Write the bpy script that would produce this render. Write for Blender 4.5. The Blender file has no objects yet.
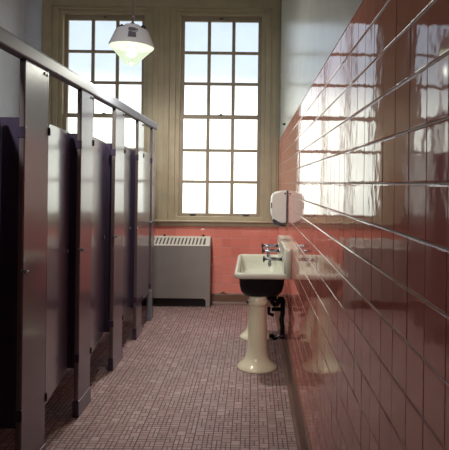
import bpy, bmesh, math, random
from mathutils import Vector, Matrix
random.seed(7)
scene = bpy.context.scene
COL = scene.collection
PI = math.pi

# ------------------------------------------------------------------ layout (metres; x right, y into the picture, z up)
EYE = 1.54
XR = 0.3205          # tiled right wall
YB = 6.64            # window wall
XL = -2.92           # left wall behind the stalls
YN = -1.6            # wall behind the viewer
ZC = 4.10            # ceiling
XS = -1.12           # front face of the stalls
T = 0.109            # wall tile pitch

# ------------------------------------------------------------------ materials
MATS = {}
def new_mat(name):
    m = bpy.data.materials.new(name); m.use_nodes = True
    nt = m.node_tree; b = nt.nodes['Principled BSDF']
    MATS[name] = m
    return m, nt, b

def setp(b, **k):
    for n, v in k.items():
        b.inputs[n.replace('_', ' ')].default_value = v

def plain(name, col, rough=0.5, metal=0.0, bump=0.0, bscale=60.0, var=0.0, vscale=6.0, coat=0.0, ior=1.5, coat_rough=0.05, bdist=0.002):
    m, nt, b = new_mat(name)
    setp(b, Base_Color=(*col, 1), Roughness=rough, Metallic=metal, IOR=ior, Coat_Weight=coat, Coat_Roughness=coat_rough)
    tc = nt.nodes.new('ShaderNodeTexCoord')
    if var > 0:
        n = nt.nodes.new('ShaderNodeTexNoise'); n.inputs['Scale'].default_value = vscale; n.inputs['Detail'].default_value = 4
        nt.links.new(tc.outputs['Object'], n.inputs['Vector'])
        r = nt.nodes.new('ShaderNodeValToRGB')
        r.color_ramp.elements[0].position = 0.3; r.color_ramp.elements[1].position = 0.7
        r.color_ramp.elements[0].color = (*[c * (1 - var) for c in col], 1)
        r.color_ramp.elements[1].color = (*[min(1, c * (1 + var)) for c in col], 1)
        nt.links.new(n.outputs['Fac'], r.inputs['Fac']); nt.links.new(r.outputs['Color'], b.inputs['Base Color'])
    if bump > 0:
        n = nt.nodes.new('ShaderNodeTexNoise'); n.inputs['Scale'].default_value = bscale; n.inputs['Detail'].default_value = 2
        nt.links.new(tc.outputs['Object'], n.inputs['Vector'])
        bp = nt.nodes.new('ShaderNodeBump'); bp.inputs['Strength'].default_value = bump; bp.inputs['Distance'].default_value = bdist
        nt.links.new(n.outputs['Fac'], bp.inputs['Height']); nt.links.new(bp.outputs['Normal'], b.inputs['Normal'])
    return m

plain('plaster', (0.66, 0.71, 0.80), 0.32, bump=0.25, bscale=9, var=0.05, ior=1.5)
plain('plaster_gloss', (0.60, 0.62, 0.58), 0.22, bump=0.12, bscale=14, var=0.05, ior=1.55, bdist=0.004)
plain('ceiling_paint', (0.62, 0.60, 0.58), 0.8, var=0.04)
plain('wood_paint', (0.43, 0.375, 0.255), 0.45, bump=0.15, bscale=25, var=0.10, vscale=5)
plain('sash_paint', (0.34, 0.285, 0.21), 0.42, var=0.10, vscale=8)
plain('stall_paint', (0.070, 0.050, 0.098), 0.40, bump=0.50, bscale=120, var=0.06, vscale=4, coat=1.0, coat_rough=0.14, ior=1.4, bdist=0.0016)
plain('rail_metal', (0.23, 0.245, 0.29), 0.6, metal=0.1, bump=0.06, bscale=60)
plain('edge_metal', (0.30, 0.25, 0.24), 0.35, metal=0.6)
plain('chrome', (0.62, 0.61, 0.62), 0.14, metal=1.0)
plain('dull_chrome', (0.32, 0.32, 0.36), 0.22, metal=1.0)
plain('dark_metal', (0.03, 0.026, 0.028), 0.45, metal=0.3)
plain('porcelain', (0.62, 0.63, 0.52), 0.30, coat=0.12, ior=1.4, var=0.02)
plain('aged_porcelain', (0.78, 0.72, 0.52), 0.16, coat=0.5, ior=1.55, var=0.04)
plain('black_iron', (0.006, 0.005, 0.006), 0.5, ior=1.3, var=0.2, vscale=12)
plain('radiator_paint', (0.27, 0.25, 0.235), 0.42, var=0.05, bump=0.1, bscale=40)
plain('grille_lit', (0.66, 0.64, 0.56), 0.40, var=0.04)  # paler than the cabinet: light on the sloping top put into the colour
plain('shade_black', (0.015, 0.012, 0.013), 0.9)
plain('slot_dark', (0.10, 0.095, 0.09), 0.8)
plain('grout', (0.62, 0.50, 0.47), 0.55, var=0.15, vscale=9)
plain('cove_base', (0.15, 0.08, 0.055), 0.35, var=0.15, vscale=7)
plain('enamel', (0.85, 0.83, 0.86), 0.22, coat=0.3)
plain('label_ink', (0.16, 0.14, 0.17), 0.6)
plain('white_plastic', (0.82, 0.88, 0.84), 0.28)
plain('grey_plastic', (0.09, 0.09, 0.115), 0.3)

def tile_mat(name, c0, c1):
    m, nt, b = new_mat(name)
    setp(b, Roughness=0.05, IOR=1.7, Coat_Weight=0.0)
    geo = nt.nodes.new('ShaderNodeNewGeometry')
    r = nt.nodes.new('ShaderNodeValToRGB')
    r.color_ramp.elements[0].color = (*c0, 1); r.color_ramp.elements[1].color = (*c1, 1)
    nt.links.new(geo.outputs['Random Per Island'], r.inputs['Fac'])
    nt.links.new(r.outputs['Color'], b.inputs['Base Color'])
    tc = nt.nodes.new('ShaderNodeTexCoord')
    n = nt.nodes.new('ShaderNodeTexNoise'); n.inputs['Scale'].default_value = 13; n.inputs['Detail'].default_value = 2
    nt.links.new(tc.outputs['Object'], n.inputs['Vector'])
    bp = nt.nodes.new('ShaderNodeBump'); bp.inputs['Strength'].default_value = 0.16; bp.inputs['Distance'].default_value = 0.004
    nt.links.new(n.outputs['Fac'], bp.inputs['Height']); nt.links.new(bp.outputs['Normal'], b.inputs['Normal'])
tile_mat('pink_tile', (0.72, 0.235, 0.180), (0.82, 0.29, 0.225))

def floor_mat():
    m, nt, b = new_mat('mosaic_floor')
    L = nt.links.new; N = nt.nodes.new
    U = 0.028
    def math_(op, a, c=None, clamp=False):
        n = N('ShaderNodeMath'); n.operation = op; n.use_clamp = clamp
        for i, v in enumerate((a, c)):
            if v is None: continue
            if isinstance(v, (int, float)): n.inputs[i].default_value = v
            else: L(v, n.inputs[i])
        return n.outputs[0]
    tc = N('ShaderNodeTexCoord'); sx = N('ShaderNodeSeparateXYZ'); L(tc.outputs['Object'], sx.inputs[0])
    u = math_('DIVIDE', sx.outputs[0], U); v = math_('DIVIDE', sx.outputs[1], U)
    def hash_(a, c, w):
        cb = N('ShaderNodeCombineXYZ'); L(a, cb.inputs[0]); L(c, cb.inputs[1]); cb.inputs[2].default_value = w
        wn = N('ShaderNodeTexWhiteNoise'); wn.noise_dimensions = '3D'; L(cb.outputs[0], wn.inputs['Vector'])
        return wn.outputs['Value']
    bu = math_('FLOOR', math_('DIVIDE', u, 2.0)); v = math_('ADD', v, math_('MODULO', math_('ABSOLUTE', bu), 2.0)); bv = math_('FLOOR', math_('DIVIDE', v, 2.0))
    lu = math_('SUBTRACT', u, math_('MULTIPLY', bu, 2.0)); lv = math_('SUBTRACT', v, math_('MULTIPLY', bv, 2.0))
    hA = hash_(bu, bv, 1.0); hB = hash_(bu, bv, 5.0)
    seamH = math_('GREATER_THAN', hA, 0.42); seamV = math_('GREATER_THAN', hB, 0.50)
    def edge(l):   # distance to 0 or 2
        return math_('MINIMUM', l, math_('SUBTRACT', 2.0, l))
    def mid(l, s):  # distance to 1, or far when the seam is missing
        return math_('ADD', math_('ABSOLUTE', math_('SUBTRACT', l, 1.0)), math_('MULTIPLY', math_('SUBTRACT', 1.0, s), 9.0))
    d = math_('MINIMUM', math_('MINIMUM', edge(lu), edge(lv)), math_('MINIMUM', mid(lv, seamH), mid(lu, seamV)))
    # sheet joints every six pieces
    def sheet(w):
        f = math_('FRACT', math_('DIVIDE', w, 12.0))
        return math_('MULTIPLY', math_('MINIMUM', f, math_('SUBTRACT', 1.0, f)), 12.0 * 0.8)
    d = math_('MINIMUM', d, sheet(u))
    g = N('ShaderNodeMapRange'); g.inputs['From Min'].default_value = 0.06; g.inputs['From Max'].default_value = 0.14; L(d, g.inputs['Value'])
    pu = math_('ADD', math_('MULTIPLY', bu, 2.0), math_('MULTIPLY', math_('GREATER_THAN', lu, 1.0), seamV))
    pv = math_('ADD', math_('MULTIPLY', bv, 2.0), math_('MULTIPLY', math_('GREATER_THAN', lv, 1.0), seamH))
    hc = hash_(pu, pv, 9.0)
    r = N('ShaderNodeValToRGB'); L(hc, r.inputs['Fac'])
    e = r.color_ramp.elements
    e[0].color = (0.34, 0.215, 0.20, 1); e[1].color = (0.44, 0.32, 0.305, 1)
    k = e.new(0.5); k.color = (0.39, 0.265, 0.25, 1)
    mx = N('ShaderNodeMix'); mx.data_type = 'RGBA'
    mx.inputs[6].default_value = (0.07, 0.036, 0.040, 1)
    L(g.outputs[0], mx.inputs[0]); L(r.outputs['Color'], mx.inputs[7])
    # worn, dirty patches
    nz = N('ShaderNodeTexNoise'); nz.inputs['Scale'].default_value = 1.7; nz.inputs['Detail'].default_value = 5; L(tc.outputs['Object'], nz.inputs['Vector'])
    mr = N('ShaderNodeMapRange'); mr.inputs['From Min'].default_value = 0.3; mr.inputs['From Max'].default_value = 0.7
    mr.inputs['To Min'].default_value = 0.86; mr.inputs['To Max'].default_value = 1.05; L(nz.outputs['Fac'], mr.inputs['Value'])
    m2 = N('ShaderNodeMix'); m2.data_type = 'RGBA'; m2.blend_type = 'MULTIPLY'; m2.inputs[0].default_value = 1
    L(mx.outputs[2], m2.inputs[6]); L(mr.outputs[0], m2.inputs[7])
    L(m2.outputs[2], b.inputs['Base Color'])
    bp = N('ShaderNodeBump'); bp.inputs['Strength'].default_value = 0.5; bp.inputs['Distance'].default_value = 0.0012
    L(g.outputs[0], bp.inputs['Height']); L(bp.outputs['Normal'], b.inputs['Normal'])
    setp(b, Roughness=0.55, IOR=1.45)
floor_mat()

def glass_mat():
    m, nt, b = new_mat('frosted_pane')
    nt.nodes.remove(b); N = nt.nodes.new; L = nt.links.new
    out = nt.nodes['Material Output']
    tr = N('ShaderNodeBsdfTransparent')
    tl = N('ShaderNodeBsdfTranslucent'); tl.inputs['Color'].default_value = (0.9, 0.92, 0.88, 1)
    gl = N('ShaderNodeBsdfGlossy'); gl.inputs['Roughness'].default_value = 0.25
    tc = N('ShaderNodeTexCoord')
    nz = N('ShaderNodeTexNoise'); nz.inputs['Scale'].default_value = 3.2; nz.inputs['Detail'].default_value = 5; L(tc.outputs['Object'], nz.inputs['Vector'])
    cr = N('ShaderNodeValToRGB'); cr.color_ramp.elements[0].position = 0.3; cr.color_ramp.elements[1].position = 0.7
    cr.color_ramp.elements[0].color = (0.95, 0.955, 0.94, 1); cr.color_ramp.elements[1].color = (0.99, 0.99, 0.98, 1)
    L(nz.outputs['Fac'], cr.inputs['Fac']); L(cr.outputs['Color'], tr.inputs['Color'])
    m1 = N('ShaderNodeMixShader'); m1.inputs[0].default_value = 0.02; L(tr.outputs[0], m1.inputs[1]); L(tl.outputs[0], m1.inputs[2])
    m2 = N('ShaderNodeMixShader'); m2.inputs[0].default_value = 0.05; L(m1.outputs[0], m2.inputs[1]); L(gl.outputs[0], m2.inputs[2])
    L(m2.outputs[0], out.inputs['Surface'])
glass_mat()

def lens_mat():
    m, nt, b = new_mat('lit_lens')
    nt.nodes.remove(b); N = nt.nodes.new; L = nt.links.new
    out = nt.nodes['Material Output']
    tr = N('ShaderNodeBsdfTransparent'); tr.inputs['Color'].default_value = (0.95, 1.0, 0.86, 1)
    em = N('ShaderNodeEmission'); em.inputs['Color'].default_value = (0.88, 1.0, 0.74, 1); em.inputs['Strength'].default_value = 1.0
    gl = N('ShaderNodeBsdfGlossy'); gl.inputs['Roughness'].default_value = 0.15
    a = N('ShaderNodeMixShader'); a.inputs[0].default_value = 0.8; L(tr.outputs[0], a.inputs[1]); L(em.outputs[0], a.inputs[2])
    c = N('ShaderNodeMixShader'); c.inputs[0].default_value = 0.06; L(a.outputs[0], c.inputs[1]); L(gl.outputs[0], c.inputs[2])
    L(c.outputs[0], out.inputs['Surface'])
lens_mat()
m, nt, b = new_mat('enamel_shell')      # thin enamelled shade that lets a little lamp light through
setp(b, Base_Color=(0.85, 0.83, 0.86, 1), Roughness=0.25)
tl = nt.nodes.new('ShaderNodeBsdfTranslucent'); tl.inputs['Color'].default_value = (0.9, 0.85, 0.9, 1)
mx = nt.nodes.new('ShaderNodeMixShader'); mx.inputs[0].default_value = 0.004
nt.links.new(b.outputs[0], mx.inputs[1]); nt.links.new(tl.outputs[0], mx.inputs[2]); nt.links.new(mx.outputs[0], nt.nodes['Material Output'].inputs['Surface'])
m, nt, b = new_mat('lamp_bulb')
setp(b, Base_Color=(1, 1, 0.9, 1), Emission_Color=(0.97, 1.0, 0.80, 1), Emission_Strength=3.0)

# ------------------------------------------------------------------ mesh helpers
def box(bm, x0, x1, y0, y1, z0, z1, bev=0.0, seg=2, mi=0):
    r = bmesh.ops.create_cube(bm, size=1.0)
    vs = r['verts']
    for v in vs:
        v.co = Vector((x0 + (v.co.x + .5) * (x1 - x0), y0 + (v.co.y + .5) * (y1 - y0), z0 + (v.co.z + .5) * (z1 - z0)))
    fs = set(f for v in vs for f in v.link_faces)
    for f in fs: f.material_index = mi
    if bev > 0:
        es = list(set(e for v in vs for e in v.link_edges))
        bmesh.ops.bevel(bm, geom=es, offset=bev, segments=seg, affect='EDGES', profile=0.5)
    return vs

def ring(bm, c, ax, u, w, r, n):
    return [bm.verts.new(c + (u * math.cos(2 * PI * i / n) + w * math.sin(2 * PI * i / n)) * r) for i in range(n)]

def bridge(bm, a, c, smooth=True, mi=0):
    n = len(a)
    for i in range(n):
        f = bm.faces.new((a[i], a[(i + 1) % n], c[(i + 1) % n], c[i])); f.smooth = smooth; f.material_index = mi

def tube(bm, pts, r, n=12, caps=True, mi=0):
    pts = [Vector(p) for p in pts]
    rs = r if isinstance(r, (list, tuple)) else [r] * len(pts)
    prev = None; u = None
    for i, p in enumerate(pts):
        d = (pts[min(i + 1, len(pts) - 1)] - pts[max(i - 1, 0)]).normalized()
        if u is None:
            u = d.orthogonal().normalized()
        else:
            u = (u - d * u.dot(d)).normalized()
        w = d.cross(u)
        rg = ring(bm, p, d, u, w, rs[i], n)
        if prev: bridge(bm, prev, rg, mi=mi)
        elif caps:
            f = bm.faces.new(rg[::-1]); f.material_index = mi
        prev = rg
    if caps:
        f = bm.faces.new(prev); f.material_index = mi

def lathe(bm, prof, n=40, cx=0, cy=0, cap=True, axis='Z'):
    prev = None
    for i, (r, z) in enumerate(prof):
        rg = [bm.verts.new((cx + r * math.cos(2 * PI * k / n), cy + r * math.sin(2 * PI * k / n), z)) for k in range(n)]
        if prev: bridge(bm, prev, rg)
        elif cap and r > 1e-4: bm.faces.new(rg[::-1])
        prev = rg
    if cap: bm.faces.new(prev)

def rrect(hx, hy, r, n=7):
    r = max(0.001, min(r, hx, hy)); out = []
    for k, (sx, sy) in enumerate(((1, 1), (-1, 1), (-1, -1), (1, -1))):
        for i in range(n):
            a = PI / 2 * k + PI / 2 * i / (n - 1)
            out.append((sx * (hx - r) + r * math.cos(a), sy * (hy - r) + r * math.sin(a)))
    return out

def loft(bm, rings, c=(0, 0, 0), cap0=True, cap1=True):
    prev = None
    for hx, hy, z, r, ox, oy in rings:
        rg = [bm.verts.new((c[0] + ox + x, c[1] + oy + y, c[2] + z)) for x, y in rrect(hx, hy, r)]
        if prev: bridge(bm, prev, rg)
        elif cap0: bm.faces.new(rg[::-1])
        prev = rg
    if cap1:
        f = bm.faces.new(prev); f.smooth = True

def prism(bm, poly, y0, y1, plane='XZ', smooth=False):
    """poly in (a,b); extruded along the third axis from y0 to y1"""
    def mk(a, b_, t):
        if plane == 'XZ': return (a, t, b_)
        if plane == 'YZ': return (t, a, b_)
        return (a, b_, t)
    A = [bm.verts.new(mk(a, c, y0)) for a, c in poly]
    B = [bm.verts.new(mk(a, c, y1)) for a, c in poly]
    bm.faces.new(A); bm.faces.new(B[::-1])
    n = len(poly)
    for i in range(n):
        f = bm.faces.new((A[i], B[i], B[(i + 1) % n], A[(i + 1) % n])); f.smooth = smooth

def obj(name, bm, mat, parent=None, loc=None, mats=None):
    bmesh.ops.recalc_face_normals(bm, faces=bm.faces[:])
    me = bpy.data.meshes.new(name); bm.to_mesh(me); bm.free()
    for mm in (mats or [mat]): me.materials.append(MATS[mm])
    o = bpy.data.objects.new(name, me); COL.objects.link(o)
    if parent: o.parent = parent
    if loc: o.location = loc
    return o

def tag(o, label=None, cat=None, group=None, kind=None):
    if label: o['label'] = label
    if cat: o['category'] = cat
    if group: o['group'] = group
    if kind: o['kind'] = kind
    return o

def thing(name, loc=(0, 0, 0), rz=0.0):
    o = bpy.data.objects.new(name, None); o.empty_display_size = 0.1
    COL.objects.link(o); o.location = loc; o.rotation_euler = (0, 0, rz)
    return o

def part(name, mat, parent, fn, *a, **k):
    bm = bmesh.new(); fn(bm, *a, **k)
    return obj(name, bm, mat, parent)

def bxpart(name, mat, parent, *dims, bev=0.0, seg=2):
    bm = bmesh.new(); box(bm, *dims, bev=bev, seg=seg)
    return obj(name, bm, mat, parent)

def dup(root):
    r = root.copy(); COL.objects.link(r)
    for ch in list(root.children):
        c = ch.copy(); COL.objects.link(c); c.parent = r
        for g in list(ch.children):
            d = g.copy(); COL.objects.link(d); d.parent = c
    return r

# ------------------------------------------------------------------ room shell
bm = bmesh.new(); box(bm, XL - .2, XR + .3, YN - .2, YB + .3, -0.12, 0)
tag(obj('floor', bm, 'mosaic_floor'), 'floor of small tan and pink mosaic pieces', 'floor', kind='structure')
bm = bmesh.new(); box(bm, XL - .2, XR + .3, YN - .2, YB + .3, ZC, ZC + .15)
tag(obj('ceiling', bm, 'ceiling_paint'), 'plain pale ceiling above the picture', 'ceiling', kind='structure')
bm = bmesh.new(); box(bm, XL - .2, XL, YN - .2, YB + .3, 0, ZC)
tag(obj('wall_left', bm, 'plaster'), 'plain plaster wall behind the stalls', 'wall', kind='structure')
bm = bmesh.new(); box(bm, XL, XR + .3, YN - .2, YN, 0, ZC)
tag(obj('wall_near', bm, 'plaster'), 'plain plaster wall behind the viewer', 'wall', kind='structure')

# right wall: gloss painted plaster above, glazed tile wainscot below
ZT0, ZT1 = 0.126, 1.543 + 5 * T
bm = bmesh.new(); box(bm, XR + .007, XR + .3, YN, YB + .3, 0, ZC)
tag(obj('wall_right', bm, 'plaster_gloss'), 'right wall with gloss white paint above the tiles', 'wall', kind='structure')

def tile_field(bm, us, vs_, mapf, joint=0.0032, rim=0.0036, depth=0.0016, tilt=0.0045, vjoint=0.45):
    for i in range(len(us) - 1):
        for j in range(len(vs_) - 1):
            u0, u1, v0, v1 = us[i], us[i + 1], vs_[j], vs_[j + 1]
            h = joint / 2
            u0 += h * vjoint; u1 -= h * vjoint; v0 += h; v1 -= h
            if u1 - u0 < .012 or v1 - v0 < .012: continue
            tu = random.gauss(0, tilt * .5); tv = random.gauss(0, tilt * .4); off = random.gauss(0, .00025)
            cu, cv = (u0 + u1) / 2, (v0 + v1) / 2
            def hgt(u, v): return off + (u - cu) * tu + (v - cv) * tv
            rings_ = []
            for ins, dz in ((0, -depth), (rim * .35, -depth * .35), (rim, 0)):
                rings_.append([bm.verts.new(mapf(u, v, dz + hgt(u, v))) for u, v in
                               ((u0 + ins * .5, v0 + ins), (u1 - ins * .5, v0 + ins), (u1 - ins * .5, v1 - ins), (u0 + ins * .5, v1 - ins))])
            for a, c in zip(rings_[:-1], rings_[1:]):
                bridge(bm, a, c, smooth=False)
            f = bm.faces.new(rings_[-1]); f.smooth = False

us = []
y = 1.191
while y > YN: y -= T
while y < YB:
    us.append(min(max(y, YN), YB)); y += T
us = [YN] + [u for u in us if u > YN + .02] + [YB]
vs = [ZT0 + T * k for k in range(19)]
bm = bmesh.new()
tile_field(bm, us, vs, lambda u, v, d: (XR - d, u, v))
bmesh.ops.recalc_face_normals(bm, faces=bm.faces[:])
for f in bm.faces:
    if f.normal.x > 0: f.normal_flip()
me = bpy.data.meshes.new('trim_1'); bm.to_mesh(me); bm.free(); me.materials.append(MATS['pink_tile'])
t1 = bpy.data.objects.new('trim_1', me); COL.objects.link(t1)
tag(t1, 'glazed pink square tiles covering the right wall', 'wall tile', kind='structure')
bm = bmesh.new(); box(bm, XR + .0022, XR + .008, YN, YB, 0, ZT1 - .001)
obj('grout', bm, 'grout', t1)
# rounded cap strip along the tile top
bm = bmesh.new()
prism(bm, [(XR + .007, ZT1 - .002), (XR - .0005, ZT1 - .002), (XR + .001, ZT1 + .004), (XR + .007, ZT1 + .007)], YN, YB)
obj('cap_strip', bm, 'grout', t1)

# window wall in pieces round the two openings
W1C, W2C, HW = -1.922, -0.427, 0.642
XC = -2.685         # left edge of the window surround
ZS, ZH = 1.055, 3.75
bm = bmesh.new()
for a in ((XL, W1C - HW, YB, YB + .3, 0, ZC), (W1C + HW, W2C - HW, YB, YB + .3, ZS, ZH), (W2C + HW, XR + .3, YB, YB + .3, ZS, ZH),
          (W1C - HW, XR + .3, YB, YB + .3, 0, ZS), (W1C - HW, XR + .3, YB, YB + .3, ZH, ZC)):
    box(bm, *a)
wb = tag(obj('wall_back', bm, 'plaster'), 'end wall holding the two tall windows', 'wall', kind='structure')
TB = 0.1165
us = [XL]; x = XR - TB * 30
while x < XR - .02:
    if x > XL + .02: us.append(x)
    x += TB
us.append(XR)
vs = [.140]
while vs[-1] + TB < .985: vs.append(vs[-1] + TB)
vs.append(.99)
bm = bmesh.new()
tile_field(bm, us, vs, lambda u, v, d: (u, YB - .010 - d, v))
bmesh.ops.recalc_face_normals(bm, faces=bm.faces[:])
for f in bm.faces:
    if f.normal.y > 0: f.normal_flip()
me = bpy.data.meshes.new('trim_2'); bm.to_mesh(me); bm.free(); me.materials.append(MATS['pink_tile'])
t2 = bpy.data.objects.new('trim_2', me); COL.objects.link(t2)
tag(t2, 'glazed pink tiles under the window sill', 'wall tile', kind='structure')
bm = bmesh.new(); box(bm, XL, XR, YB - .0078, YB + .001, 0, .989)
obj('grout', bm, 'grout', t2)

# cove bases
def cove(bm, y0, y1):
    prism(bm, [(XR + .004, 0), (XR - .045, 0), (XR - .043, .008), (XR - .025, .018), (XR - .013, .04), (XR - .009, .115), (XR - .004, .124), (XR + .004, .125)], y0, y1)
bm = bmesh.new(); cove(bm, YN, YB)
tag(obj('baseboard_right', bm, 'cove_base'), 'brown cove base along the right wall', 'baseboard', kind='structure')
bm = bmesh.new()
yb = YB - .010
prism(bm, [(yb + .008, 0), (yb - .040, 0), (yb - .038, .008), (yb - .022, .018), (yb - .012, .04), (yb - .008, .130), (yb - .002, .139), (yb + .008, .139)], XL, XR - .002, plane='YZ')
bb = tag(obj('baseboard_back', bm, 'cove_base'), 'brown cove base along the window wall', 'baseboard', kind='structure')
bm = bmesh.new()
prism(bm, [(-.045, 0), (.045, 0), (.036, .012), (.014, .017), (.006, .028), (-.014, .026), (-.022, .014), (-.04, .010)], yb - .006, yb + .004)
obj('patch', bm, 'cove_base', bb, (-.355, 0, .137))

# ------------------------------------------------------------------ window casing (one continuous surround)
YF = YB - .022
bm = bmesh.new()
box(bm, XC, W1C - HW, YF, YB + .05, ZS, ZH, bev=.004)
box(bm, W1C + HW, W2C - HW, YF, YB + .05, ZS, ZH, bev=.004)
box(bm, W2C + HW, XR - .0015, YF, YB + .05, ZS, ZH, bev=.004)
box(bm, XC, XR - .0015, YF - .004, YB + .05, ZH, ZH + .21, bev=.005)
cas = tag(obj('trim_3', bm, 'wood_paint'), 'olive brown painted wood casing round the windows', 'casing', kind='structure')
bm = bmesh.new()
box(bm, XC - .02, XR - .003, YF - .035, YF + .002, ZH + .21, ZH + .25, bev=.008)
obj('crown_strip', bm, 'wood_paint', cas)
bm = bmesh.new()   # raised beads along the mullion and casings
for x in (XC + .008, W1C - HW - .012, W1C + HW + .012, W2C - HW - .012, (W1C + W2C) / 2 - .035, (W1C + W2C) / 2 + .035, W2C + HW + .012, W2C + HW + .070):
    box(bm, x - .007, x + .007, YF - .010, YF + .002, ZS + .002, ZH - .002, bev=.004)
obj('bead', bm, 'wood_paint', cas)
bm = bmesh.new()
box(bm, XC - .02, XR - .0015, YF - .040, YB + .10, 1.038, 1.060, bev=.007, seg=3)
sill = tag(obj('trim_4', bm, 'wood_paint'), 'olive brown window sill board above the pink tiles', 'sill', kind='structure')
bm = bmesh.new()
box(bm, XC - .004, XR - .0015, YF - .004, YB - .004, .985, 1.038, bev=.005)
obj('apron', bm, 'wood_paint', sill)

# ------------------------------------------------------------------ windows
GW, GH0, GH1 = .472, 1.146, 3.606      # glass half width, bottom, top
ZM0, ZM1 = 2.352, 2.410                 # meeting rail
def make_window(name, cx, label):
    w = thing(name, (cx, YB, 0)); tag(w, label, 'window', kind='structure')
    # stepped frame: outer step, stop bead
    bm = bmesh.new()
    for s in (-1, 1):
        a, c = sorted((s * HW, s * .570)); box(bm, a, c, .0, .27, 1.06, 3.75, bev=.004)
        a, c = sorted((s * .570, s * .518)); box(bm, a, c, .035, .27, 1.06, 3.6715, bev=.003)
    box(bm, -.570, .570, .0, .27, 3.715, 3.75, bev=.004)
    box(bm, -.570, .570, .035, .27, 3.672, 3.715, bev=.003)
    box(bm, -.570, .570, .02, .27, 1.058, 1.110, bev=.006)      # stepped sill inside the frame
    obj('frame', bm, 'wood_paint', w)
    def sash(z0, z1, y0, top, bot):
        bm = bmesh.new(); y1 = y0 + .038
        for s in (-1, 1):
            a, c = sorted((s * .518, s * GW)); box(bm, a, c, y0, y1, z0 - bot, z1 + top, bev=.003)
        box(bm, -GW, GW, y0, y1, z1, z1 + top, bev=.003)
        box(bm, -GW, GW, y0, y1, z0 - bot, z0, bev=.003)
        cw = .0215; pw = 2 * GW / 3
        for k in (1, 2):
            x = -GW + pw * k
            box(bm, x - cw, x + cw, y0 + .004, y1 - .004, z0, z1, bev=.006)
            z = z0 + (z1 - z0) / 3 * k
            box(bm, -GW, GW, y0 + .005, y1 - .005, z - .019, z + .019, bev=.006)
        return bm
    up = obj('sash', sash(ZM1, GH1, .105, .072, .034), 'sash_paint', w)
    lo = obj('sash', sash(GH0, ZM0, .062, .042, .036), 'sash_paint', w)
    bm = bmesh.new(); box(bm, -GW - .01, GW + .01, .122, .127, ZM1 - .01, GH1 + .01)
    obj('panes', bm, 'frosted_pane', up)
    bm = bmesh.new(); box(bm, -GW - .01, GW + .01, .079, .084, GH0 - .01, ZM0 + .01)
    obj('panes', bm, 'frosted_pane', lo)
    bm = bmesh.new(); box(bm, -.035, .035, .066, .098, ZM0 + .042, ZM0 + .052, bev=.003)
    tube(bm, [(-.01, .07, ZM0 + .056), (.03, .06, ZM0 + .062)], .006, 8)
    lathe(bm, [(.013, ZM0 + .05), (.013, ZM0 + .062), (.006, ZM0 + .066)], 14, .0, .078)
    obj('sash_lock', bm, 'dark_metal', lo)
    for sx in (-.34, .34):
        bm = bmesh.new()
        box(bm, sx - .042, sx + .042, .050, .064, 1.120, 1.136, bev=.004)
        tube(bm, [(sx - .03, .052, 1.124), (sx - .02, .036, 1.120), (sx + .02, .036, 1.120), (sx + .03, .052, 1.124)], .006, 8)
        obj('sash_lift', bm, 'dark_metal', lo)
    bm = bmesh.new(); box(bm, -.02, .02, .092, .107, GH1 + .03, GH1 + .046, bev=.003)
    obj('pull_socket', bm, 'dark_metal', up)
    return w
make_window('window_1', W1C, 'left tall window behind the pendant lamp')
make_window('window_2', W2C, 'right tall window above the pink tiles')

# ------------------------------------------------------------------ toilet stalls
PT = .030
PIL = [1.722, 2.570, 3.415, 4.258, 5.108]      # near edges of the wide pilasters
PW = [.290, .298, .250, .305, .250]
YE0, YE1 = 5.820, 5.990                        # last narrow pilaster
DZ0, DZ1 = .305, 1.852
ZB_RAIL = 2.1375
def make_pilaster(st, y, w, narrow=False):
    bm = bmesh.new(); box(bm, -PT, 0, y, y + w, .002, ZB_RAIL, bev=.004)
    p = obj('pilaster', bm, 'stall_paint', st)
    bxpart('edge_strip', 'edge_metal', p, -PT + .004, -.004, y - .0035, y + .001, .11, 2.12, bev=.001)
    if not narrow:
        bxpart('base_shoe', 'stall_paint', p, -PT - .006, .006, y - .006, y + w + .006, 0, .105, bev=.004)
    else:
        bxpart('base_shoe', 'rail_metal', p, -PT - .012, .012, y - .012, y + .030, 0, .34, bev=.008, seg=3)
    for z in (1.775, .385):
        bxpart('bracket', 'stall_paint', p, -PT - .006, .005, y - .008, y + .020, z - .028, z + .028, bev=.004)
    bm = bmesh.new()
    tube(bm, [(-.012, y - .004, 1.088), (.004, y, 1.09), (.022, y - .002, 1.092), (.024, y - .012, 1.094)], [.012, .012, .008, .006], 10)
    obj('latch_keeper', bm, 'chrome', p)
    if not narrow:
        for dy in (w - .055, w - .022):
            bm = bmesh.new(); tube(bm, [(-.001, y + dy, 2.112), (.004, y + dy, 2.112)], .009, 10)
            obj('screw', bm, 'dark_metal', p)
def make_partition(st, y):
    bm = bmesh.new(); box(bm, XL - XS + .004, -PT, y + .035, y + .060, .305, 1.852, bev=.004)
    obj('partition', bm, 'stall_paint', st)
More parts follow.
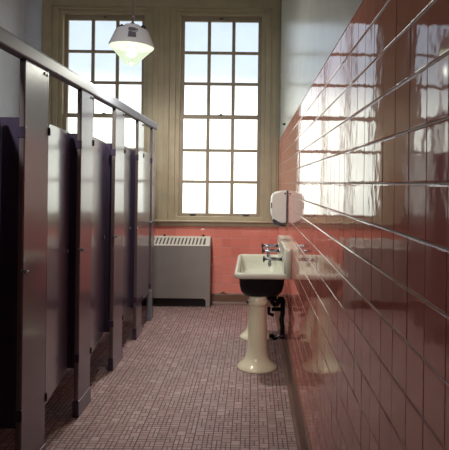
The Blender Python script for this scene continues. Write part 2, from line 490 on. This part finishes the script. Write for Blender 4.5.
def make_door(st, y0, y1, ang):
    L_ = y1 - y0 - .018
    bm = bmesh.new()   # panel with softly rounded upper corners, hinge edge at local y = 0
    r = .028; poly = [(0, DZ0), (L_, DZ0)]
    poly += [(L_ - r + r * math.cos(a), DZ1 - r + r * math.sin(a)) for a in [PI / 2 * k / 5 for k in range(6)]]
    poly += [(r + r * math.cos(a), DZ1 - r + r * math.sin(a)) for a in [PI / 2 + PI / 2 * k / 5 for k in range(6)]]
    prism(bm, poly, -.027, 0, plane='YZ')
    es = [e for e in bm.edges if abs(e.verts[0].co.x - e.verts[1].co.x) < 1e-6]
    bmesh.ops.bevel(bm, geom=es, offset=.004, segments=2, affect='EDGES')
    d = obj('door', bm, 'stall_paint', st, (-.004, y0 + .008, 0)); d.rotation_euler = (0, 0, math.radians(ang))
    for z in (DZ1 - .045, DZ0 + .05):
        bm = bmesh.new(); tube(bm, [(.004, -.003, z - .022), (.004, -.003, z + .022)], .008, 10)
        obj('hinge', bm, 'dark_metal', d)
    bm = bmesh.new()
    tube(bm, [(-.001, L_ - .05, 1.09), (.010, L_ - .05, 1.09)], .014, 12)
    obj('latch_knob', bm, 'dull_chrome', d)
labels = ['nearest dark stall, its door ajar in darkness at the very edge of the picture',
          'purple-grey stall behind the broad dark pilaster nearest the viewer, first with a shiny door',
          'purple-grey stall third from the viewer, its shiny door ajar under the rail',
          'purple-grey stall fourth from the viewer, between the hanging lamp and the near stalls',
          'farthest purple-grey stall, door nearly shut, end post with bare metal foot by the radiator']
ends = PIL[1:] + [YE0]
for k, (l, an) in enumerate(zip(labels, (11.0, 7.0, 7.0, 6.0, 1.2))):
    st = thing('toilet_stall', (XS, PIL[k], 0)); tag(st, l, 'toilet stall', 'row of toilet stalls', 'thing')
    make_pilaster(st, 0, PW[k]); make_partition(st, 0)
    make_door(st, PW[k], ends[k] - PIL[k], an)
    if k == 4:
        make_pilaster(st, YE0 - PIL[k], YE1 - YE0, True); make_partition(st, YE0 - PIL[k] + .09)

hr = thing('head_rail', (XS, 0, 0)); tag(hr, 'long pale metal head rail running over the stall fronts', 'head rail', kind='thing')
bm = bmesh.new()
prism(bm, [(-PT - .010, 2.138), (.010, 2.138), (.014, 2.144), (.014, 2.198), (.006, 2.212), (-PT - .006, 2.212), (-PT - .014, 2.204), (-PT - .014, 2.144)], 1.70, YE1 + .03)
obj('rail', bm, 'rail_metal', hr)
bxpart('end_cap', 'rail_metal', hr, -PT - .016, .016, YE1 + .026, YE1 + .036, 2.136, 2.214, bev=.004)

# ------------------------------------------------------------------ radiator cabinet under the windows
ra = thing('radiator_cabinet', (-1.02, 6.46, 0)); tag(ra, 'grey metal radiator cabinet with slotted top, against the pink tiles', 'radiator')
RW = .505
bm = bmesh.new()
def cab_front():
    pts = [(-RW, 0), (-RW + .05, 0), (-RW + .05, .075)]
    pts += [(-RW + .05 + .045 - .045 * math.cos(a), .075 + .035 * math.sin(a)) for a in [PI / 2 * k / 5 for k in range(1, 6)]]
    pts += [(RW - .095 + .045 * math.sin(a), .075 + .035 * math.cos(a)) for a in [PI / 2 * k / 5 for k in range(0, 6)]]
    pts += [(RW - .05, 0), (RW, 0), (RW, .757), (-RW, .757)]
    return pts
prism(bm, cab_front(), 0, .014)
obj('front_panel', bm, 'radiator_paint', ra)
for s in (-1, 1):
    bm = bmesh.new()
    prism(bm, [(.013, 0), (.155, 0), (.155, .858), (.13, .858), (.013, .757)], s * RW - (.014 if s > 0 else 0), s * RW + (0 if s > 0 else .014), plane='YZ')
    obj('side_panel', bm, 'radiator_paint', ra)
bm = bmesh.new()     # sloping slotted grille
box(bm, -RW, RW, .128, .166, .850, .860, bev=.002)
sl = Vector((0, .117, .101)); Ls = sl.length
ang = math.atan2(.101, .117)
def slab(bm, x0, x1, s0, s1, th, lean=0):
    vs_ = box(bm, 0, 1, 0, 1, 0, 1)
    for v in vs_:
        x = x0 + v.co.x * (x1 - x0) + lean * v.co.y; s = s0 + v.co.y * (s1 - s0); t = -th + v.co.z * th
        v.co = Vector((x, .0125 + s * math.cos(ang) - t * math.sin(ang), .756 + s * math.sin(ang) + t * math.cos(ang)))
slab(bm, -RW, RW, 0, .022, .006); slab(bm, -RW, RW, Ls - .02, Ls, .006)
n = 20; pitch = (2 * RW - .10) / n
slab(bm, -RW, -RW + .035, .022, Ls - .02, .006); slab(bm, RW - .065, RW, .022, Ls - .02, .006)
for k in range(1, n):
    x = -RW + .035 + k * pitch
    slab(bm, x - .012, x + .012, .020, Ls - .018, .006, lean=.014)
obj('grille', bm, 'grille_lit', ra)
bxpart('inner_shade', 'shade_black', ra, -RW + .015, RW - .015, .03, .150, .012, .745)  # black box added inside the cabinet to give the bottom gap its shade
bm = bmesh.new(); prism(bm, [(.018, .735), (.15, .735), (.15, .845), (.135, .845)], -RW + .015, RW - .015, plane='YZ')
obj('heater_fins', bm, 'slot_dark', ra)
for x in (.405, -.085):
    bm = bmesh.new(); lathe(bm, [(.016, .860), (.018, .868), (.012, .880), (.004, .884)], 14, x, .147)
    obj('damper_knob', bm, 'dark_metal', ra)

# ------------------------------------------------------------------ trough sink on two pedestals
sk = thing('trough_sink', (0.083, 4.825, 0)); tag(sk, 'long white porcelain trough sink with black underside on two pedestals', 'sink')
HX, HY = .2275, .585
bm = bmesh.new()
loft(bm, [(HX - .030, HY - .030, .758, .05, 0, 0), (HX - .004, HY - .004, .764, .062, 0, 0), (HX, HY, .778, .066, 0, 0), (HX, HY, .792, .066, 0, 0),
          (HX - .006, HY - .006, .804, .062, 0, 0), (HX - .016, HY - .016, .809, .056, 0, 0), (HX - .030, HY - .030, .806, .052, -.002, 0),
          (HX - .040, HY - .040, .795, .05, -.006, 0), (HX - .050, HY - .055, .74, .06, -.010, 0), (HX - .062, HY - .075, .670, .07, -.012, 0),
          (HX - .095, HY - .12, .645, .06, -.012, 0), (.05, .3, .640, .04, -.012, 0)], cap0=False)
obj('basin', bm, 'porcelain', sk)
bm = bmesh.new()
loft(bm, [(HX - .026, HY - .028, .762, .05, 0, 0), (HX - .040, HY - .045, .750, .06, 0, 0), (HX - .044, HY - .055, .69, .07, 0, 0),
          (HX - .056, HY - .075, .635, .08, 0, 0), (HX - .085, HY - .11, .600, .08, 0, 0), (HX - .12, HY - .16, .590, .07, 0, 0)], cap0=False)
obj('underside', bm, 'black_iron', sk)
xw = XR - .083
bm = bmesh.new()
rr = .030
prof = [(HY, .768)] + [(HY - rr + rr * math.cos(a), 1.008 - rr + rr * math.sin(a)) for a in [PI / 2 * k / 6 for k in range(0, 7)]]
prof += [(-HY + rr - rr * math.sin(a), 1.008 - rr + rr * math.cos(a)) for a in [PI / 2 * k / 6 for k in range(0, 7)]] + [(-HY, .768)]
prism(bm, prof, xw - .060, xw - .001, plane='YZ', smooth=True)
es = [e for e in bm.edges if abs(e.verts[0].co.x - e.verts[1].co.x) < 1e-6 and e.verts[0].co.x < xw - .03]
bmesh.ops.bevel(bm, geom=es, offset=.020, segments=5, affect='EDGES')
for f in bm.faces: f.smooth = f.calc_area() < .012
obj('backsplash', bm, 'porcelain', sk)
def pedestal(bm, cy):
    lathe(bm, [(.168, 0), (.170, .010), (.164, .022), (.140, .040), (.112, .066), (.094, .105), (.084, .16), (.079, .25), (.075, .40), (.071, .515),
               (.074, .522), (.086, .530), (.087, .556), (.080, .566), (.072, .574), (.075, .598)], 44, -.030, cy)
for cy in (-.425, .425):
    bm = bmesh.new(); pedestal(bm, cy)
    ped = obj('pedestal', bm, 'aged_porcelain', sk)
    bm = bmesh.new()
    tube(bm, [(-.03 - .079, cy - .035, .548), (-.03 - .092, cy - .04, .548)], .009, 10)
    obj('mounting_bolt', bm, 'dark_metal', ped)
for cy, zt in ((-.315, .888), (.135, .902), (.405, .918)):
    bm = bmesh.new()
    x0 = xw - .061
    tube(bm, [(x0 + .006, cy, zt), (x0 - .006, cy, zt), (x0 - .010, cy, zt)], [.027, .027, .018], 18)
    tube(bm, [(x0 - .008, cy, zt), (x0 - .05, cy, zt), (x0 - .06, cy, zt), (x0 - .11, cy, zt), (x0 - .125, cy, zt), (x0 - .152, cy, zt - .002)],
         [.015, .013, .017, .015, .012, .011], 16)
    tube(bm, [(x0 - .108, cy, zt - .004), (x0 - .108, cy, zt - .030), (x0 - .108, cy, zt - .034), (x0 - .108, cy, zt - .062)], [.013, .011, .015, .012], 14)
    fc = obj('faucet', bm, 'dull_chrome', sk)
    bm = bmesh.new()
    tube(bm, [(x0 - 0.148, cy, zt), (x0 - 0.164, cy, zt)], .015, 14)
    tube(bm, [(x0 - 0.158, cy - .032, zt - .004), (x0 - 0.160, cy, zt), (x0 - 0.158, cy + .032, zt + .004)], [.006, .009, .006], 10)
    tube(bm, [(x0 - 0.158, cy, zt - .026), (x0 - 0.160, cy, zt), (x0 - 0.158, cy, zt + .024)], [.006, .009, .006], 10)
    obj('handle', bm, 'dark_metal', fc)
bm = bmesh.new()
tube(bm, [(.10, -.07, .61), (.10, -.07, .50), (.105, -.07, .465), (.125, -.07, .440), (.150, -.07, .445), (.165, -.07, .475), (.175, -.07, .50), (.19, -.07, .50),
          (.20, -.07, .47), (.20, -.07, .36), (.19, -.07, .31), (.20, -.07, .24), (.20, -.07, .17)], .022, 12)
tube(bm, [(.06, -.07, .505), (.145, -.07, .505)], .030, 12)
tube(bm, [(.10, -.07, .40), (.20, -.07, .40)], .018, 12)
tube(bm, [(.075, -.07, .42), (.075, -.07, .36), (.12, -.07, .345)], .016, 10)
obj('drain_trap', bm, 'black_iron', sk)
bm = bmesh.new()
tube(bm, [(.10, -.10, .165), (xw, -.10, .165)], .011, 10); tube(bm, [(.13, -.04, .130), (xw, -.04, .130)], .011, 10)
tube(bm, [(xw - .012, -.10, .165), (xw - .003, -.10, .165)], .022, 14); tube(bm, [(xw - .012, -.04, .13), (xw - .003, -.04, .13)], .022, 14)
obj('waste_pipe', bm, 'dull_chrome', sk)
for a_, c_, r_ in (((.08, -.10, .165), (.12, -.10, .165), .019), ((.11, -.04, .13), (.15, -.04, .13), .019), ((.20, -.10, .165), (.20, -.04, .165), .024)):
    bm = bmesh.new(); tube(bm, [a_, c_], r_, 10); obj('pipe_fitting', bm, 'black_iron', sk)

# ------------------------------------------------------------------ white dispenser on the right wall
ds = thing('towel_dispenser', (XR - .003, 4.83, 1.145)); tag(ds, 'white rounded wall dispenser mounted above the sink', 'dispenser')
bm = bmesh.new()
prof = [(0, .045), (-.02, .030), (-.055, .030), (-.085, .045), (-.11, .060), (-.135, .075), (-.143, .10), (-.147, .18), (-.143, .26), (-.130, .297), (-.10, .314), (-.05, .324), (0, .328)]
prism(bm, prof, 0, .24, smooth=False)
es = [e for e in bm.edges if abs(e.verts[0].co.y - e.verts[1].co.y) < 1e-6]
bmesh.ops.bevel(bm, geom=es, offset=.010, segments=3, affect='EDGES')
obj('cover', bm, 'white_plastic', ds)
bxpart('level_window', 'grey_plastic', ds, -.150, -.140, -.004, .06, .165, .215, bev=.003)
bxpart('back_plate', 'grey_plastic', ds, -.006, .0028, -.003, .243, .026, .332, bev=.002)
bm = bmesh.new()
box(bm, -.12, -.005, .02, .19, .012, .034, bev=.005)
box(bm, -.132, -.085, .03, .18, .030, .066, bev=.008)
tube(bm, [(-.105, .05, .02), (-.06, .045, .004), (-.01, .05, .0)], .009, 8)
obj('push_lever', bm, 'grey_plastic', ds)
bm = bmesh.new(); tube(bm, [(-.02, .01, .300), (-.02, -.004, .300)], .008, 10)
obj('lock', bm, 'dark_metal', ds)
# small screw hook left on the paint just above the tile edge
bm = bmesh.new(); tube(bm, [(.010, 0, 0), (-.012, 0, 0), (-.020, 0, .006)], [.012, .012, .006], 10)
tag(obj('wall_hook', bm, 'dark_metal', None, (XR, 5.45, 2.155)), 'tiny dark hook on the white paint above the tile edge', 'hook')

# ------------------------------------------------------------------ pendant lamp
LY = 3.90
LZ = 2.408
lp = thing('pendant_lamp', (-.918, LY, LZ)); tag(lp, 'lit pendant lamp with white metal housing and glowing glass lens', 'lamp')
lp.rotation_euler = (0, math.radians(1.8), 0)
bm = bmesh.new()
lathe(bm, [(.160, .130), (.165, .134), (.165, .146), (.158, .160), (.121, .248), (.113, .256), (.078, .259), (.066, .264), (.063, .284), (.056, .291), (.02, .293)], 48)
obj('housing', bm, 'enamel_shell', lp)
bm = bmesh.new()
lathe(bm, [(.157, .138), (.162, .131), (.156, .122), (.130, .098), (.096, .062), (.066, .030), (.056, .012), (.048, .003), (.020, .0)], 48)
obj('lens', bm, 'lit_lens', lp)
bm = bmesh.new()
lathe(bm, [(.022, .060), (.036, .072), (.040, .092), (.032, .116), (.02, .130)], 24)
obj('bulb', bm, 'lamp_bulb', lp)
def onhous(a, z, off=.0025):
    r = .158 + (.121 - .158) * (z - .160) / (.248 - .160) + off
    return (r * math.sin(a), -r * math.cos(a), z)
bm = bmesh.new()     # printed notice wrapped on the housing
rows = ((.218, .244, .02, .40), (.166, .208, .04, .42), (.212, .216, .10, .50), (.222, .238, .40, .54), (.208, .212, .04, .20))
for z0, z1, a0, a1 in rows:
    for k in range(5):
        b0 = a0 + (a1 - a0) * k / 5; b1 = a0 + (a1 - a0) * (k + 1) / 5
        bm.faces.new([bm.verts.new(onhous(q, z)) for q, z in ((b0, z0), (b1, z0), (b1, z1), (b0, z1))])
obj('notice', bm, 'label_ink', lp)
for s in (-1, 1):
    bm = bmesh.new(); tube(bm, [(s * .060, 0, .275), (s * .080, 0, .292), (s * .092, 0, .284), (s * .090, 0, .262)], .009, 8)
    obj('bracket', bm, 'dark_metal', lp)
HC = ZC - LZ
bm = bmesh.new(); tube(bm, [(0, 0, .290), (0, 0, .312)], [.022, .014], 12); tube(bm, [(0, 0, .305), (0, 0, HC - .045)], .0075, 10)
tube(bm, [(0, 0, .34), (0, 0, .37)], .013, 10)
obj('stem', bm, 'edge_metal', lp)
bm = bmesh.new(); lathe(bm, [(.012, HC - .055), (.06, HC - .022), (.066, HC - .0035)], 24)
obj('canopy', bm, 'enamel', lp)

# ------------------------------------------------------------------ light
def lamp_light(name, loc, power, col, r):
    l = bpy.data.lights.new(name, 'POINT'); l.energy = power; l.color = col; l.shadow_soft_size = r
    o = bpy.data.objects.new(name, l); COL.objects.link(o); o.location = loc
    return o
lamp_light('lamp_light', (-.918, LY, LZ - .018), 28.0, (1.0, 0.99, 0.86), .012)
# added fill lamp with its own fixture, unseen above, brightens the window end
CY = 5.15
cl = thing('fill_lamp', (-.918, CY, ZC)); tag(cl, 'added fill lamp, out of view under the ceiling, nearer the windows than the pendant', 'lamp')
bm = bmesh.new()
lathe(bm, [(.09, -.0035), (.09, -.03), (.05, -.05), (.05, -.20), (.16, -.25), (.20, -.33), (.205, -.345), (.195, -.345), (.15, -.262), (.04, -.215)], 40)
obj('housing', bm, 'enamel', cl)
bm = bmesh.new(); lathe(bm, [(.02, -.225), (.05, -.26), (.075, -.31), (.07, -.36), (.04, -.39), (.01, -.40)], 30)
obj('bulb', bm, 'lamp_bulb', cl)
sl_ = bpy.data.lights.new('fill_light', 'SPOT'); sl_.energy = 215.0; sl_.color = (1.0, 0.96, 0.90); sl_.shadow_soft_size = .09
sl_.spot_size = math.radians(104); sl_.spot_blend = .75
so_ = bpy.data.objects.new('fill_light', sl_); COL.objects.link(so_); so_.location = (-.918, CY, ZC - .42); so_.rotation_euler = (math.radians(7), math.radians(3), 0)

# second added fill lamp, unseen behind the viewer, aimed at the far end
c2 = dup(cl); c2.location = (-1.35, -.9, ZC); c2['label'] = "added fill lamp, out of view over the viewer's end of the room"
cl['group'] = c2['group'] = 'added fill lamps'
sl2 = bpy.data.lights.new('fill_light', 'SPOT'); sl2.energy = 330.0; sl2.color = (1.0, 0.97, 0.95); sl2.shadow_soft_size = .16
sl2.spot_size = math.radians(52); sl2.spot_blend = 1.0
so2 = bpy.data.objects.new('fill_light', sl2); COL.objects.link(so2); so2.location = (-1.35, -.85, ZC - .46)
so2.rotation_euler = (Vector((-.25, 5.5, .7)) - Vector(so2.location)).to_track_quat('-Z', 'Y').to_euler()
HIGH = 3.5; SKY_K = 1.0
W = bpy.data.worlds.new('sky'); scene.world = W; W.use_nodes = True
nt = W.node_tree; bg = nt.nodes['Background']
tc = nt.nodes.new('ShaderNodeTexCoord'); sp = nt.nodes.new('ShaderNodeSeparateXYZ'); nt.links.new(tc.outputs['Generated'], sp.inputs[0])
def N(t): return nt.nodes.new(t)
mr = N('ShaderNodeMapRange'); mr.inputs['From Min'].default_value = -1; mr.inputs['From Max'].default_value = 1
nt.links.new(sp.outputs[2], mr.inputs['Value'])
rp = N('ShaderNodeValToRGB'); nt.links.new(mr.outputs[0], rp.inputs['Fac'])
SKY = [(-1.0, (.25, .25, .22), 1.0), (-.12, (.80, .82, .74), 2.2), (.0, (.97, 1.0, .91), 3.0), (.12, (.96, 1.0, .93), 2.8), (.20, (.66, .77, .92), 1.45), (.31, (.62, .74, .92), 1.38), (.45, (.92, .96, 1.0), HIGH), (1.0, (.90, .95, 1.0), HIGH)]
e = rp.color_ramp.elements
for i_, (z, c, st) in enumerate(SKY):
    k = e[0] if i_ == 0 else (e[len(e) - 1] if i_ == len(SKY) - 1 else e.new((z + 1) / 2))
    k.position = (z + 1) / 2; k.color = (*[v * st / HIGH for v in c], 1)
nt.links.new(rp.outputs['Color'], bg.inputs['Color']); bg.inputs['Strength'].default_value = HIGH * SKY_K
for cx in (W1C, W2C):
    l = bpy.data.lights.new('window_portal', 'AREA'); l.shape = 'RECTANGLE'; l.size = 2 * GW + .04; l.size_y = GH1 - GH0 + .06
    l.cycles.is_portal = True
    o = bpy.data.objects.new('window_portal', l); COL.objects.link(o)
    o.location = (cx, YB + .20, (GH0 + GH1) / 2); o.rotation_euler = (-PI / 2, 0, 0)

# ------------------------------------------------------------------ camera
cam = bpy.data.cameras.new('camera'); co = bpy.data.objects.new('camera', cam); COL.objects.link(co)
co.location = (0, 0, EYE); co.rotation_euler = (PI / 2, -.0125, 0)
cam.sensor_width = 36; cam.lens = 525 / 450 * 36
cam.shift_x = -28.5 / 450; cam.shift_y = -42 / 450
cam.clip_start = .02
scene.camera = co
vs_ = scene.view_settings
vs_.view_transform = 'Standard'; vs_.look = 'None'; vs_.gamma = 1.0; vs_.use_curve_mapping = False; vs_.exposure = 0.0
scene.cycles.max_bounces = 14; scene.cycles.diffuse_bounces = 6; scene.cycles.transparent_max_bounces = 16
